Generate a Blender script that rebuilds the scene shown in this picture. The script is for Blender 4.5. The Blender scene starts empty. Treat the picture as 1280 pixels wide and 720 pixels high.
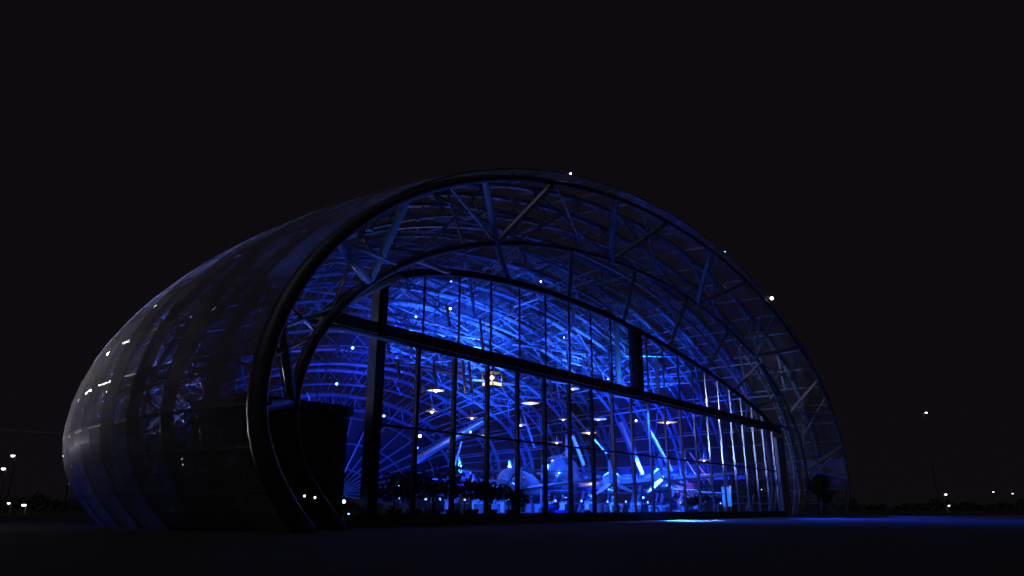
import bpy, math, random
import numpy as np
from mathutils import Vector, Matrix
random.seed(7)
PI = math.pi
S = bpy.context.scene
C = S.collection

# ------------------------------------------------------------------ camera
F_PX, CAM_H = 885.0, 0.7
PITCH = math.atan(276 / F_PX)
cd = bpy.data.cameras.new('camera')
cd.sensor_width = 36
cd.lens = 36 * F_PX / 1280
cd.clip_end = 5000
cam = bpy.data.objects.new('camera', cd)
C.objects.link(cam)
cam.location = (0, 0, CAM_H)
cam.rotation_euler = (PI / 2 + PITCH, 0, 0)
S.camera = cam

# hangar frame: x along the glass front, y inward, z up
FA = Vector((-5.974, 29.37))
FD = Vector((0.62244, 0.78267))
FN = Vector((-0.78267, 0.62244))
HALF = 24.5
HO = FA + FD * HALF
HROT = math.atan2(FD.y, FD.x)


def loc2w(x, y, z=0.0):
    p = HO + FD * x + FN * y
    return Vector((p.x, p.y, z))


def ray(u, v):
    x = (u - 640) / F_PX
    y = (360 - v) / F_PX
    cp, sp = math.cos(PITCH), math.sin(PITCH)
    return Vector((x, cp - y * sp, sp + y * cp))


def at(u, v, w):
    """hangar coordinates of the point seen at u,v that stands w metres behind the glass front"""
    r = ray(u, v)
    t = (FA.x * FN.x + FA.y * FN.y + w) / (r.x * FN.x + r.y * FN.y)
    p = r * t
    q = Vector((p.x, p.y)) - HO
    return Vector((q.dot(FD), q.dot(FN), p.z + CAM_H))


def w2px(P):
    cp, sp = math.cos(PITCH), math.sin(PITCH)
    z = P.z - CAM_H
    d = P.y * cp + z * sp
    return 640 + F_PX * P.x / d, 360 - F_PX * (-P.y * sp + z * cp) / d


# ------------------------------------------------------------------ materials
MATS = {}


def mat(name, col, rough=.5, metal=0., noise=0., scale=4., bump=0., spec=.5, emit=None, estr=0.):
    if name in MATS:
        return MATS[name]
    m = bpy.data.materials.new(name)
    m.use_nodes = True
    nt = m.node_tree
    b = nt.nodes['Principled BSDF']
    b.inputs['Base Color'].default_value = (*col, 1)
    b.inputs['Roughness'].default_value = rough
    b.inputs['Metallic'].default_value = metal
    b.inputs['Specular IOR Level'].default_value = spec
    if noise or bump:
        tc = nt.nodes.new('ShaderNodeTexCoord')
        n = nt.nodes.new('ShaderNodeTexNoise')
        n.inputs['Scale'].default_value = scale
        n.inputs['Detail'].default_value = 6
        nt.links.new(tc.outputs['Object'], n.inputs['Vector'])
        if noise:
            r = nt.nodes.new('ShaderNodeValToRGB')
            r.color_ramp.elements[0].position = .3
            r.color_ramp.elements[1].position = .7
            r.color_ramp.elements[0].color = (*[c * (1 - noise) for c in col], 1)
            r.color_ramp.elements[1].color = (*[min(1, c * (1 + noise)) for c in col], 1)
            nt.links.new(n.outputs['Fac'], r.inputs['Fac'])
            nt.links.new(r.outputs['Color'], b.inputs['Base Color'])
        if bump:
            bp = nt.nodes.new('ShaderNodeBump')
            bp.inputs['Strength'].default_value = bump
            bp.inputs['Distance'].default_value = .05
            nt.links.new(n.outputs['Fac'], bp.inputs['Height'])
            nt.links.new(bp.outputs['Normal'], b.inputs['Normal'])
    if emit:
        b.inputs['Emission Color'].default_value = (*emit, 1)
        b.inputs['Emission Strength'].default_value = estr
    MATS[name] = m
    return m


def glass(name, dust, tint, refl=1.0, rough=.045):
    """thin architectural glass: clear, mirrored by its angle, with a film of dust that takes light from either side"""
    m = bpy.data.materials.new(name)
    m.use_nodes = True
    nt = m.node_tree
    nt.nodes.clear()
    out = nt.nodes.new('ShaderNodeOutputMaterial')
    tr = nt.nodes.new('ShaderNodeBsdfTransparent')
    tr.inputs['Color'].default_value = (*tint, 1)
    gl = nt.nodes.new('ShaderNodeBsdfGlossy')
    gl.inputs['Roughness'].default_value = rough
    gl.inputs['Color'].default_value = (.9, .93, 1, 1)
    df = nt.nodes.new('ShaderNodeBsdfDiffuse')
    df.inputs['Color'].default_value = (.55, .55, .55, 1)
    tl = nt.nodes.new('ShaderNodeBsdfTranslucent')
    tl.inputs['Color'].default_value = (.55, .55, .55, 1)
    du = nt.nodes.new('ShaderNodeMixShader')
    du.inputs[0].default_value = .5
    nt.links.new(df.outputs[0], du.inputs[1])
    nt.links.new(tl.outputs[0], du.inputs[2])
    fr = nt.nodes.new('ShaderNodeLayerWeight')
    fr.inputs['Blend'].default_value = .22
    mu = nt.nodes.new('ShaderNodeMath')
    mu.operation = 'MULTIPLY_ADD'
    mu.inputs[1].default_value = .8 * refl
    mu.inputs[2].default_value = .06 * refl
    mu.use_clamp = True
    nt.links.new(fr.outputs['Fresnel'], mu.inputs[0])
    a = nt.nodes.new('ShaderNodeMixShader')
    nt.links.new(mu.outputs[0], a.inputs[0])
    nt.links.new(tr.outputs[0], a.inputs[1])
    nt.links.new(gl.outputs[0], a.inputs[2])
    tc = nt.nodes.new('ShaderNodeTexCoord')
    n = nt.nodes.new('ShaderNodeTexNoise')
    n.inputs['Scale'].default_value = .45
    n.inputs['Detail'].default_value = 7
    nt.links.new(tc.outputs['Object'], n.inputs['Vector'])
    mr = nt.nodes.new('ShaderNodeMapRange')
    mr.inputs['From Min'].default_value = .3
    mr.inputs['From Max'].default_value = .75
    mr.inputs['To Min'].default_value = dust * .5
    mr.inputs['To Max'].default_value = dust * 1.6
    nt.links.new(n.outputs['Fac'], mr.inputs['Value'])
    bm = nt.nodes.new('ShaderNodeMixShader')
    nt.links.new(mr.outputs[0], bm.inputs[0])
    nt.links.new(a.outputs[0], bm.inputs[1])
    nt.links.new(du.outputs[0], bm.inputs[2])
    nt.links.new(bm.outputs[0], out.inputs['Surface'])
    MATS[name] = m
    return m


SHELLG = glass('shell_glass', .20, (.80, .84, .88))
FROSTG = glass('frosted_glass', .13, (.75, .8, .85), .7, .2)
FRONTG = glass('front_glass', .006, (.93, .95, .97), .6)
STEEL = mat('painted_steel', (.42, .43, .45), .3, .45, .12, 3)
ARCH = mat('arch_steel', (.10, .105, .115), .45, .3, .2, 2)
DARK = mat('dark_frame', (.035, .037, .042), .4, .3, .25, 3)
FIN = mat('aluminium_fin', (.30, .31, .33), .3, .7, .1, 5)
ALU = mat('polished_aluminium', (.72, .73, .75), .22, .9, .08, 2)
WHITE = mat('white_paint', (.75, .75, .76), .35, 0, .05, 4)
BLACK = mat('black_rubber', (.018, .018, .02), .6)
BLUEP = mat('blue_paint', (.03, .06, .32), .25, 0, .08, 3)
REDP = mat('red_paint', (.4, .03, .03), .3, 0, .1, 3)
SILV = mat('silver_paint', (.45, .46, .5), .25, .5, .08, 3)
CANOPY = mat('dark_canopy', (.02, .022, .03), .08)
LEAF = mat('dark_leaf', (.03, .055, .02), .6, 0, .4, 12)
BARK = mat('bark', (.06, .045, .035), .8, 0, .3, 10, .4)
POT = mat('grey_planter', (.12, .12, .125), .55, 0, .15, 8)
WOOD = mat('brown_wood', (.12, .06, .035), .5, 0, .3, 6)
VIOLET = mat('violet_wall', (.34, .22, .42), .7, 0, .1, 2)
CONC = mat('concrete_plinth', (.11, .11, .115), .7, 0, .2, 3, .2)
BRASS = mat('brushed_shade', (.42, .36, .3), .35, .4, .1, 6)
WARM = mat('warm_bulb', (1, .9, .75), .5, emit=(1, .68, .40), estr=9)
WARMD = mat('warm_diffuser', (1, .9, .8), .5, emit=(1, .66, .42), estr=.26)
BLUEL = mat('blue_lens', (.3, .5, 1), .3, emit=(.10, .34, 1.), estr=26)
COOLL = mat('cool_lens', (.8, .9, 1), .3, emit=(.55, .75, 1.), estr=22)
STREETL = mat('street_lens', (1, .95, .9), .3, emit=(1, .93, .86), estr=7)
STREETD = mat('dim_street_lens', (1, .95, .9), .3, emit=(1, .93, .86), estr=5)
TUBEL = mat('blue_tube', (.4, .6, 1), .3, emit=(.03, .20, 1.), estr=1.1)


def ground_mat(name, c0, c1, scale, rough, bump):
    m = bpy.data.materials.new(name)
    m.use_nodes = True
    nt = m.node_tree
    b = nt.nodes['Principled BSDF']
    b.inputs['Roughness'].default_value = rough
    tc = nt.nodes.new('ShaderNodeTexCoord')
    a = nt.nodes.new('ShaderNodeTexNoise')
    a.inputs['Scale'].default_value = scale
    a.inputs['Detail'].default_value = 10
    a2 = nt.nodes.new('ShaderNodeTexNoise')
    a2.inputs['Scale'].default_value = scale * .06
    a2.inputs['Detail'].default_value = 4
    nt.links.new(tc.outputs['Object'], a.inputs['Vector'])
    nt.links.new(tc.outputs['Object'], a2.inputs['Vector'])
    ad = nt.nodes.new('ShaderNodeMath')
    ad.operation = 'ADD'
    nt.links.new(a.outputs['Fac'], ad.inputs[0])
    nt.links.new(a2.outputs['Fac'], ad.inputs[1])
    r = nt.nodes.new('ShaderNodeMapRange')
    r.inputs['From Min'].default_value = .7
    r.inputs['From Max'].default_value = 1.3
    nt.links.new(ad.outputs[0], r.inputs['Value'])
    mx = nt.nodes.new('ShaderNodeMix')
    mx.data_type = 'RGBA'
    mx.inputs['A'].default_value = (*c0, 1)
    mx.inputs['B'].default_value = (*c1, 1)
    nt.links.new(r.outputs[0], mx.inputs['Factor'])
    nt.links.new(mx.outputs['Result'], b.inputs['Base Color'])
    bp = nt.nodes.new('ShaderNodeBump')
    bp.inputs['Strength'].default_value = bump
    bp.inputs['Distance'].default_value = .04
    nt.links.new(a.outputs['Fac'], bp.inputs['Height'])
    nt.links.new(bp.outputs['Normal'], b.inputs['Normal'])
    return m


# ------------------------------------------------------------------ mesh builder
class MB:
    def __init__(s):
        s.v, s.f = [], []

    def add(s, vs, fs):
        o = len(s.v)
        s.v += [tuple(p) for p in vs]
        s.f += [tuple(i + o for i in f) for f in fs]

    def box(s, c, size, rot=None):
        hx, hy, hz = [q / 2 for q in size]
        vs = [Vector((x, y, z)) for x in (-hx, hx) for y in (-hy, hy) for z in (-hz, hz)]
        if rot is not None:
            vs = [rot @ p for p in vs]
        c = Vector(c)
        s.add([p + c for p in vs], [(0, 1, 3, 2), (4, 6, 7, 5), (0, 4, 5, 1), (2, 3, 7, 6), (0, 2, 6, 4), (1, 5, 7, 3)])

    def tube(s, pts, r, n=8, caps=True):
        pts = [Vector(p) for p in pts]
        rr = r if isinstance(r, (list, tuple)) else [r] * len(pts)
        rings = []
        prev = None
        for i, p in enumerate(pts):
            a = pts[max(i - 1, 0)]
            b = pts[min(i + 1, len(pts) - 1)]
            t = (b - a).normalized()
            if prev is None:
                ref = Vector((0, 0, 1)) if abs(t.z) < .9 else Vector((1, 0, 0))
                u = t.cross(ref).normalized()
            else:
                u = (prev - t * prev.dot(t)).normalized()
            prev = u
            w = t.cross(u)
            rings.append([p + (u * math.cos(2 * PI * k / n) + w * math.sin(2 * PI * k / n)) * rr[i] for k in range(n)])
        vs = [q for g in rings for q in g]
        fs = []
        for i in range(len(pts) - 1):
            for k in range(n):
                k2 = (k + 1) % n
                fs.append((i * n + k, i * n + k2, (i + 1) * n + k2, (i + 1) * n + k))
        if caps:
            fs.append(tuple(range(n))[::-1])
            fs.append(tuple((len(pts) - 1) * n + k for k in range(n)))
        s.add(vs, fs)

    def lathe(s, prof, n=16, axis='z', c=(0, 0, 0)):
        """prof: (radius, height) pairs"""
        vs, fs = [], []
        c = Vector(c)
        for r, h in prof:
            for k in range(n):
                a = 2 * PI * k / n
                p = (r * math.cos(a), r * math.sin(a), h)
                if axis == 'y':
                    p = (p[0], p[2], p[1])
                elif axis == 'x':
                    p = (p[2], p[0], p[1])
                vs.append(c + Vector(p))
        m = len(prof)
        for i in range(m - 1):
            for k in range(n):
                k2 = (k + 1) % n
                fs.append((i * n + k, i * n + k2, (i + 1) * n + k2, (i + 1) * n + k))
        if prof[0][0] > 1e-4:
            fs.append(tuple(range(n))[::-1])
        if prof[-1][0] > 1e-4:
            fs.append(tuple((m - 1) * n + k for k in range(n)))
        s.add(vs, fs)

    def prism(s, poly, axis, a, b):
        """poly of 2D points extruded from a to b along axis"""
        def P(p, t):
            return {'x': (t, p[0], p[1]), 'y': (p[0], t, p[1]), 'z': (p[0], p[1], t)}[axis]
        n = len(poly)
        vs = [P(p, a) for p in poly] + [P(p, b) for p in poly]
        fs = [tuple(range(n))[::-1], tuple(range(n, 2 * n))]
        fs += [(i, (i + 1) % n, n + (i + 1) % n, n + i) for i in range(n)]
        s.add(vs, fs)

    def loft(s, sections):
        """closed rings of equal size"""
        n = len(sections[0])
        vs = [p for g in sections for p in g]
        fs = []
        for i in range(len(sections) - 1):
            for k in range(n):
                k2 = (k + 1) % n
                fs.append((i * n + k, i * n + k2, (i + 1) * n + k2, (i + 1) * n + k))
        fs.append(tuple(range(n))[::-1])
        fs.append(tuple((len(sections) - 1) * n + k for k in range(n)))
        s.add(vs, fs)

    def leaves(s, c, rad, count, size):
        c = Vector(c)
        lobes = [(Vector((random.uniform(-.55, .55) * rad[0], random.uniform(-.55, .55) * rad[1], random.uniform(-.5, .55) * rad[2])),
                  random.uniform(.35, .6)) for _ in range(7)]
        for _ in range(count):
            lc, lr = random.choice(lobes)
            d = Vector((random.gauss(0, 1), random.gauss(0, 1), random.gauss(0, 1))).normalized() * random.uniform(.5, 1.05)
            p = c + lc + Vector((d.x * rad[0], d.y * rad[1], d.z * rad[2])) * lr
            u = Vector((random.gauss(0, 1), random.gauss(0, 1), random.gauss(0, 1))).normalized()
            w = u.cross(Vector((random.gauss(0, 1), random.gauss(0, 1), random.gauss(0, 1)))).normalized()
            q = size * random.uniform(.6, 1.3)
            s.add([p - u * q, p + w * q * .45, p + u * q, p - w * q * .45], [(0, 1, 2, 3)])

    def build(s, name, m, parent=None, smooth=False):
        me = bpy.data.meshes.new(name)
        me.from_pydata(s.v, [], s.f)
        me.materials.append(m)
        if smooth:
            me.polygons.foreach_set('use_smooth', [True] * len(me.polygons))
            try:
                me.set_sharp_from_angle(angle=math.radians(38))
            except Exception:
                pass
        me.update()
        o = bpy.data.objects.new(name, me)
        C.objects.link(o)
        if parent:
            o.parent = parent
        return o


def tag(o, label, cat, group=None):
    o['label'] = label
    o['category'] = cat
    if group:
        o['group'] = group
    return o


def thing(name, label, cat, loc=(0, 0, 0), rz=0., group=None):
    o = bpy.data.objects.new(name, None)
    o.empty_display_size = .3
    C.objects.link(o)
    o.location = loc
    o.rotation_euler = (0, 0, rz)
    return tag(o, label, cat, group)


def copy_thing(root, loc, rz, label):
    r = root.copy()
    C.objects.link(r)
    r.location = loc
    r.rotation_euler = (0, 0, rz)
    r['label'] = label
    for ch in list(root.children):
        c = ch.copy()
        C.objects.link(c)
        c.parent = r
        for g in list(ch.children):
            d = g.copy()
            C.objects.link(d)
            d.parent = c
    return r


def struct(o):
    o['kind'] = 'structure'
    return o


def lamp(kind, loc, energy, col, **k):
    l = bpy.data.lights.new(kind.lower() + '_light', kind)
    l.energy = energy
    l.color = col
    for a, b in k.items():
        if a != 'target':
            setattr(l, a, b)
    o = bpy.data.objects.new(kind.lower() + '_light', l)
    C.objects.link(o)
    o.location = loc
    if 'target' in k:
        o.rotation_euler = (Vector(k['target']) - Vector(loc)).to_track_quat('-Z', 'Y').to_euler()
    return o


# ------------------------------------------------------------------ ground
LAWN = ground_mat('night_lawn', (.030, .034, .026), (.055, .056, .045), 9., .95, .9)
APRON = ground_mat('apron_concrete', (.08, .08, .085), (.13, .13, .13), 2.2, .55, .15)
FLOORM = ground_mat('polished_floor', (.10, .10, .11), (.14, .14, .15), 1.2, .16, .02)

g = MB()
g.add([(-1500, -300, -.008), (1500, -300, -.008), (1500, 2600, -.008), (-1500, 2600, -.008)], [(0, 1, 2, 3)])
struct(g.build('ground', LAWN))
g = MB()      # slab of pale paving in front of the glass, running off to the right
g.add([(-3.0, 33.0, 0), (3.5, 39.5, 0), (190, 41.5, 0), (190, 72, 0), (40, 88, 0), (24, 80, 0), (-10.5, 33.5, 0)],
      [(0, 1, 2, 3, 4, 5, 6)])
struct(g.build('apron', APRON))
g = MB()
fl = []
for k in range(40):
    a = 2 * PI * k / 40
    x, y = 28.5 * math.cos(a), 3.1 + 28.5 * math.sin(a)
    fl.append(loc2w(x, max(y, .35), .012))
g.add(fl, [tuple(range(40))])
struct(g.build('hall_floor', FLOORM))

# ------------------------------------------------------------------ hangar
YC, ZC, XC = 3.0, 4.0, .36
AW, AL, AC, CL = 33.0, 32.0, 16.05, 11.2
RIM_Y = -4.0
TB = math.asin(ZC / CL)


def hoop_pt(y, th, off=0.):
    k = math.sqrt(max(0, 1 - ((y - YC) / AL) ** 2))
    w = max(AW * k - off, .1)
    c = max(AC * k - off, .1) if math.sin(th) > 0 else CL
    e = 1.025 if math.cos(th) < 0 else 1.0
    return Vector((XC - w * e * math.cos(th), y, ZC + c * math.sin(th)))


hang = thing('glass_hangar', 'huge egg-shaped glass and steel hangar glowing blue inside behind a tall glass front', 'hangar',
             (HO.x, HO.y, 0), HROT)
TH = lambda i, n: -TB + (PI + 2 * TB) * i / n

# hoops
NH = 16
hy = [RIM_Y + .25 + 2.35 * j for j in range(NH)]
for j in range(1, NH):
    m = MB()
    n = 56
    oc = [hoop_pt(hy[j], TH(i, n), .28) for i in range(n + 1)]
    ic = [hoop_pt(hy[j], TH(i, n), 1.55) for i in range(n + 1)]
    for p in ic:
        p.z = max(p.z, 0.02)
    m.tube(oc, .22, 8)
    if j > 1:
        m.tube(ic, .17 if j % 2 else .10, 8)
        for i in range(0, n, 2):
            m.tube([oc[i], ic[i + 1]], .05, 5, False)
            m.tube([ic[i + 1], oc[i + 2]], .05, 5, False)
            m.lathe([(0, -.2), (.14, -.14), (.2, 0), (.14, .14), (0, .2)], 8, 'z', ic[i + 1])
            m.lathe([(0, -.3), (.1, -.26), (.12, -.2), (.1, -.14), (0, -.1)], 7, 'z', oc[i] + (ic[i] - oc[i]) * .4)
    m.build('rib', STEEL, hang, True)
ys_all = [RIM_Y + i * (hy[-1] - RIM_Y) / 40 for i in range(41)]
NP = 34
for i in range(1, NP):
    th = TH(i, NP)
    m = MB()
    m.tube([hoop_pt(y, th, .24) for y in ys_all], .065, 6)
    m.build('purlin', STEEL, hang, True)
    if i % 2 == 0 and 3 < i < NP - 3:
        m = MB()
        m.tube([hoop_pt(y, th, 1.55) for y in ys_all[5:]], .075, 6)
        for j in range(1, NH - 1):
            m.tube([hoop_pt(hy[j], th, 1.5), hoop_pt(hy[j], th, .3)], .06, 6, False)
        m.build('inner_purlin', STEEL, hang, True)
# diagonal bracing on the inner chord
for k, i in enumerate(range(5, NP - 5, 3)):
    for j in range(2 + k % 2, NH - 3, 2):
        m = MB()
        m.tube([hoop_pt(hy[j], TH(i, NP), 1.6), hoop_pt(hy[j + 1], TH(i + 3, NP), 1.6)], .07, 6)
        m.build('brace', STEEL, hang, True)

# glass skin: separate flat panes, each set a hair off true
m = MB()
fr = MB()
NY, NT = 30, 68
yy = [RIM_Y + (hy[-1] - RIM_Y) * i / NY for i in range(NY + 1)]
for a in range(NY):
    for b in range(NT):
        q = [hoop_pt(yy[a], TH(b, NT)), hoop_pt(yy[a + 1], TH(b, NT)), hoop_pt(yy[a + 1], TH(b + 1, NT)), hoop_pt(yy[a], TH(b + 1, NT))]
        c = sum(q, Vector()) / 4
        nn = (q[2] - q[0]).cross(q[3] - q[1]).normalized()
        ax = Vector((random.gauss(0, 1), random.gauss(0, 1), random.gauss(0, 1))).normalized()
        R = Matrix.Rotation(random.gauss(0, .019), 3, ax)
        (fr if c.y > 6 and c.x > -17 else m).add([c + R @ ((p - c) * .985) for p in q], [(0, 1, 2, 3)])
m.build('glass_skin', SHELLG, hang)
fr.build('frosted_skin', FROSTG, hang)
m = MB()      # closed metal end far behind
endr = [hoop_pt(hy[-1], TH(b, 40)) for b in range(41)]
cen = Vector((0, hy[-1] + 2.0, 2))
m.add(endr + [cen], [(i, i + 1, 41) for i in range(40)])
m.build('end_cap', DARK, hang)
m = MB()
for i in range(0, 41, 2):
    m.tube([endr[i] + Vector((0, -.2, 0)), cen + Vector((0, -.25, 0))], .09, 6)
for t_ in (.25, .5, .75):
    m.tube([e_.lerp(cen, t_) + Vector((0, -.25, 0)) for e_ in endr], .08, 6)
m.build('end_frame', STEEL, hang, True)


# rim arch, inner arch, facade arch
def smooth_curve(pts, n):
    P = [Vector(p) for p in pts]
    P = [P[0] * 2 - P[1]] + P + [P[-1] * 2 - P[-2]]
    out = []
    for i in range(1, len(P) - 2):
        for k in range(n):
            t = k / n
            out.append(.5 * ((2 * P[i]) + (P[i + 1] - P[i - 1]) * t + (2 * P[i - 1] - 5 * P[i] + 4 * P[i + 1] - P[i + 2]) * t * t
                             + (3 * P[i] - P[i - 1] - 3 * P[i + 1] + P[i + 2]) * t ** 3))
    out.append(P[-2])
    return out


rim = [Vector((XC - (32.9 if i > 36 else 32.35) * math.cos(TH(i, 72)), RIM_Y + .1, ZC + (15.0 if math.sin(TH(i, 72)) > 0 else CL) * math.sin(TH(i, 72)))) for i in range(73)]
m = MB()
m.tube(rim, [.12 + .20 * abs(math.cos(PI * i / 72)) ** 2 * (1 if i < 36 else .4) for i in range(73)], 12)
m.build('rim_arch', ARCH, hang, True)
m = MB()
m.tube([hoop_pt(RIM_Y - .02, TH(i, 90), .02) for i in range(91)], .045, 6)
m.build('rim_edge', FIN, hang, True)


def mid_pt(th):
    z = 4.0 + (12.1 if math.sin(th) > 0 else 9.8) * math.sin(th)
    return Vector((-.2 - 28.9 * math.cos(th), -1.45, z))


tb2 = math.asin(4.0 / 9.8)
mid = [mid_pt(-tb2 + (PI + 2 * tb2) * i / 72) for i in range(73)]
m = MB()
m.tube(mid, [.11 + .16 * abs(math.cos(PI * i / 72)) ** 2 * (1 if i < 36 else .2) for i in range(73)], 12)
m.build('inner_arch', ARCH, hang, True)
fp = [(-2.7, 8.0), (-.4, 9.9), (3.5, 11.5), (8.2, 12.35), (14.2, 12.8), (21.8, 12.65), (31.5, 11.75), (40.8, 10.3), (47, 8.9), (50.2, 8.0)]
fac = smooth_curve([(x - HALF, 0, z) for x, z in fp], 8)
m = MB()
m.tube(fac, .20, 10)
m.build('front_arch', DARK, hang, True)


def fac_z(x):
    for a, b in zip(fac, fac[1:]):
        if a.x <= x <= b.x:
            return a.z + (b.z - a.z) * (x - a.x) / (b.x - a.x)
    return 8.0


# struts between the arches
for i in range(6, 68, 4):
    m = MB()
    m.tube([rim[i], mid[i + 2 if (i // 4) % 2 else i - 2]], .17, 8)
    m.build('strut', STEEL, hang, True)
for i in range(8, 66, 6):
    m = MB()
    m.tube([rim[i], mid[i + 4]], .07, 8)
    m.build('thin_strut', STEEL, hang, True)
for k, i in enumerate(range(14, 60, 5)):
    m = MB()
    a = mid[i]
    x = min(max(a.x * .84, -26.5), 24.8)
    m.tube([a, Vector((x, 0, fac_z(x)))], .14, 8)
    m.build('strut', STEEL, hang, True)
# roof hangers from the inner arch up to the shell
for i in range(12, 62, 5):
    m = MB()
    m.tube([mid[i], hoop_pt(hy[1], TH(i, 72), .4)], .07, 6)
    m.build('hanger', STEEL, hang, True)

# glass front
SP = 2.42
BEAM_Z = 8.0
for k in range(21):
    x = .35 + SP * k - HALF
    m = MB()
    if k == 0:
        m.box((x, 0, (fac_z(x) + .02) / 2), (.5, .5, fac_z(x) - .1))
        m.build('mast', DARK, hang)
        continue
    m.box((x, 0, (7.62 + .5) / 2), (.17 if k < 9 else .13, .20 if k < 9 else .15, 7.12))
    m.build('mullion', FIN if k > 7 else DARK, hang)
for k in range(21):
    x = .62 + SP * k - HALF
    if abs(x - (-1.15)) < .8:
        continue
    top = fac_z(x) - .1
    if top < 8.5:
        continue
    m = MB()
    m.box((x, .03, (8.36 + top) / 2), (.05 if k < 10 else .10, .10, top - 8.36))
    m.build('upper_mullion', FIN if k > 9 else DARK, hang)
m = MB()
m.box((-1.15, .02, (8.36 + fac_z(-1.15) - .05) / 2), (.75, .5, fac_z(-1.15) - 8.41))
m.build('pier', DARK, hang)
m = MB()
m.box((-.35, -.02, 8.06), (53.2, .46, .50))
m.build('cross_beam', DARK, hang)
m = MB()
m.tube([(-28.2, -.42, 7.62), (25.6, -.42, 7.62)], .11, 8)
for k in range(11):
    m.tube([(-26.5 + 5.1 * k, -.42, 7.62), (-26.5 + 5.1 * k, -.1, 7.9)], .05, 6)
m.build('beam_rail', ARCH, hang, True)
m = MB()
m.box((.2, -.02, 4.05), (48.6, .10, .10))
m.build('transom', DARK, hang)
m = MB()
m.box((.2, .0, .25), (50.6, .5, .5))
m.build('plinth', CONC, hang)
# clear panes below and above the beam
m = MB()
for k in range(20):
    x0 = .35 + SP * k - HALF + .08
    x1 = x0 + SP - .16
    for z0, z1 in ((.52, 3.98), (4.12, 7.6)):
        q = [Vector((x0, 0, z0)), Vector((x1, 0, z0)), Vector((x1, 0, z1)), Vector((x0, 0, z1))]
        c = sum(q, Vector()) / 4
        R = Matrix.Rotation(random.gauss(0, .006), 3, 'Z') @ Matrix.Rotation(random.gauss(0, .006), 3, 'X')
        m.add([c + R @ (p - c) for p in q], [(0, 1, 2, 3)])
for k in range(20):
    x0 = .62 + SP * k - HALF + .07
    x1 = x0 + SP - .14
    if x1 > 24:
        break
    z0, z1 = fac_z(x0) - .15, fac_z(x1) - .15
    m.add([(x0, .03, 8.38), (x1, .03, 8.38), (x1, .03, z1), (x0, .03, z0)], [(0, 1, 2, 3)])
m.build('front_glazing', FRONTG, hang)
# blind wall that closes the front at its right end
m = MB()
m.box((26.2, .05, 3.7), (2.0, .3, 6.9))
m.build('end_wall', mat('grey_wall', (.30, .30, .32), .7, 0, .1, 2), hang)
# slanting supports in the hall
for (u0, v0, w0, u1, v1, w1, r) in [(803, 592, 9, 776, 528, 9, .17), (839, 588, 6, 806, 528, 6, .17), (560, 612, 8, 577, 552, 8, .07),
                                    (690, 588, 16, 712, 556, 17, .07), (730, 582, 10, 716, 545, 11, .14), (668, 560, 12, 652, 512, 12, .1),
                                    (758, 566, 14, 700, 500, 14, .1), (520, 575, 12, 604, 527, 9, .26), (889, 606, 6, 862, 566, 6, .1),
                                    (873, 600, 6, 850, 565, 6, .1)]:
    m = MB()
    m.tube([at(u0, v0, w0), at(u1, v1, w1)], r, 10)
    m.build('slanting_support', WHITE if .12 < r < .2 else STEEL, hang, True)
rg = random.Random(4)
for k in range(26):
    x, y = rg.uniform(-16, 22), rg.uniform(6, 25)
    zc = hoop_pt(y, math.acos(max(-.95, min(.95, -x / 33))), 1.9).z
    a = rg.uniform(0, PI)
    ln = rg.uniform(3, 6)
    p0 = Vector((x - math.cos(a) * ln, y - math.sin(a) * ln, zc - rg.uniform(.3, 2.8)))
    p1 = Vector((x + math.cos(a) * ln, y + math.sin(a) * ln, zc - rg.uniform(.3, 2.8)))
    up = Vector((0, 0, .7))
    m = MB()
    m.tube([p0, p1], .09, 7)
    m.tube([p0 + up, p1 + up], .06, 7)
    for i in range(8):
        m.tube([p0.lerp(p1, i / 8), p0.lerp(p1, (i + .5) / 8) + up], .035, 5, False)
        m.tube([p0.lerp(p1, (i + .5) / 8) + up, p0.lerp(p1, (i + 1) / 8)], .035, 5, False)
    m.build('girder', WHITE if k % 3 == 0 else STEEL, hang, True)
# straight braces of the canopy
for i in range(9, 66, 3):
    m = MB()
    j = i + (5 if i % 2 else -5)
    m.tube([hoop_pt(hy[1], TH(i, 72), .5), mid[max(3, min(69, j))]], .085, 7)
    m.build('canopy_brace', STEEL, hang, True)
# slim hanging bars below the roof trusses
for (u, v0, v1, w) in [(486, 442, 416, 7), (500, 474, 452, 8), (527, 492, 462, 8), (545, 480, 455, 10), (582, 492, 450, 9), (590, 490, 452, 9),
                       (604, 442, 398, 10), (616, 462, 424, 12), (622, 486, 462, 9), (655, 470, 440, 12), (678, 458, 440, 14), (712, 468, 430, 14),
                       (730, 478, 424, 16), (738, 470, 440, 12), (764, 480, 430, 11), (774, 484, 402, 9), (562, 408, 380, 10), (690, 500, 470, 13)]:
    m = MB()
    m.tube([at(u, v0, w), at(u - 4, v1, w)], .10 if u != 774 else .28, 8)
    m.build('hanging_bar', STEEL, hang, True)
# catwalk bridges under the roof
for (ua, va, wa, ub, vb, wb) in [(560, 470, 14, 690, 486, 16), (640, 430, 16, 770, 448, 14), (500, 455, 12, 580, 470, 14), (690, 462, 18, 770, 468, 17)]:
    m = MB()
    a, b = at(ua, va, wa), at(ub, vb, wb)
    for dz in (0, .5, 1.0):
        m.tube([a + Vector((0, 0, dz)), b + Vector((0, 0, dz))], .05 if dz else .14, 6)
    for k in range(9):
        p = a.lerp(b, k / 8)
        m.tube([p, p + Vector((0, 0, 1))], .035, 5)
    m.build('catwalk', STEEL, hang, True)

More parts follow.
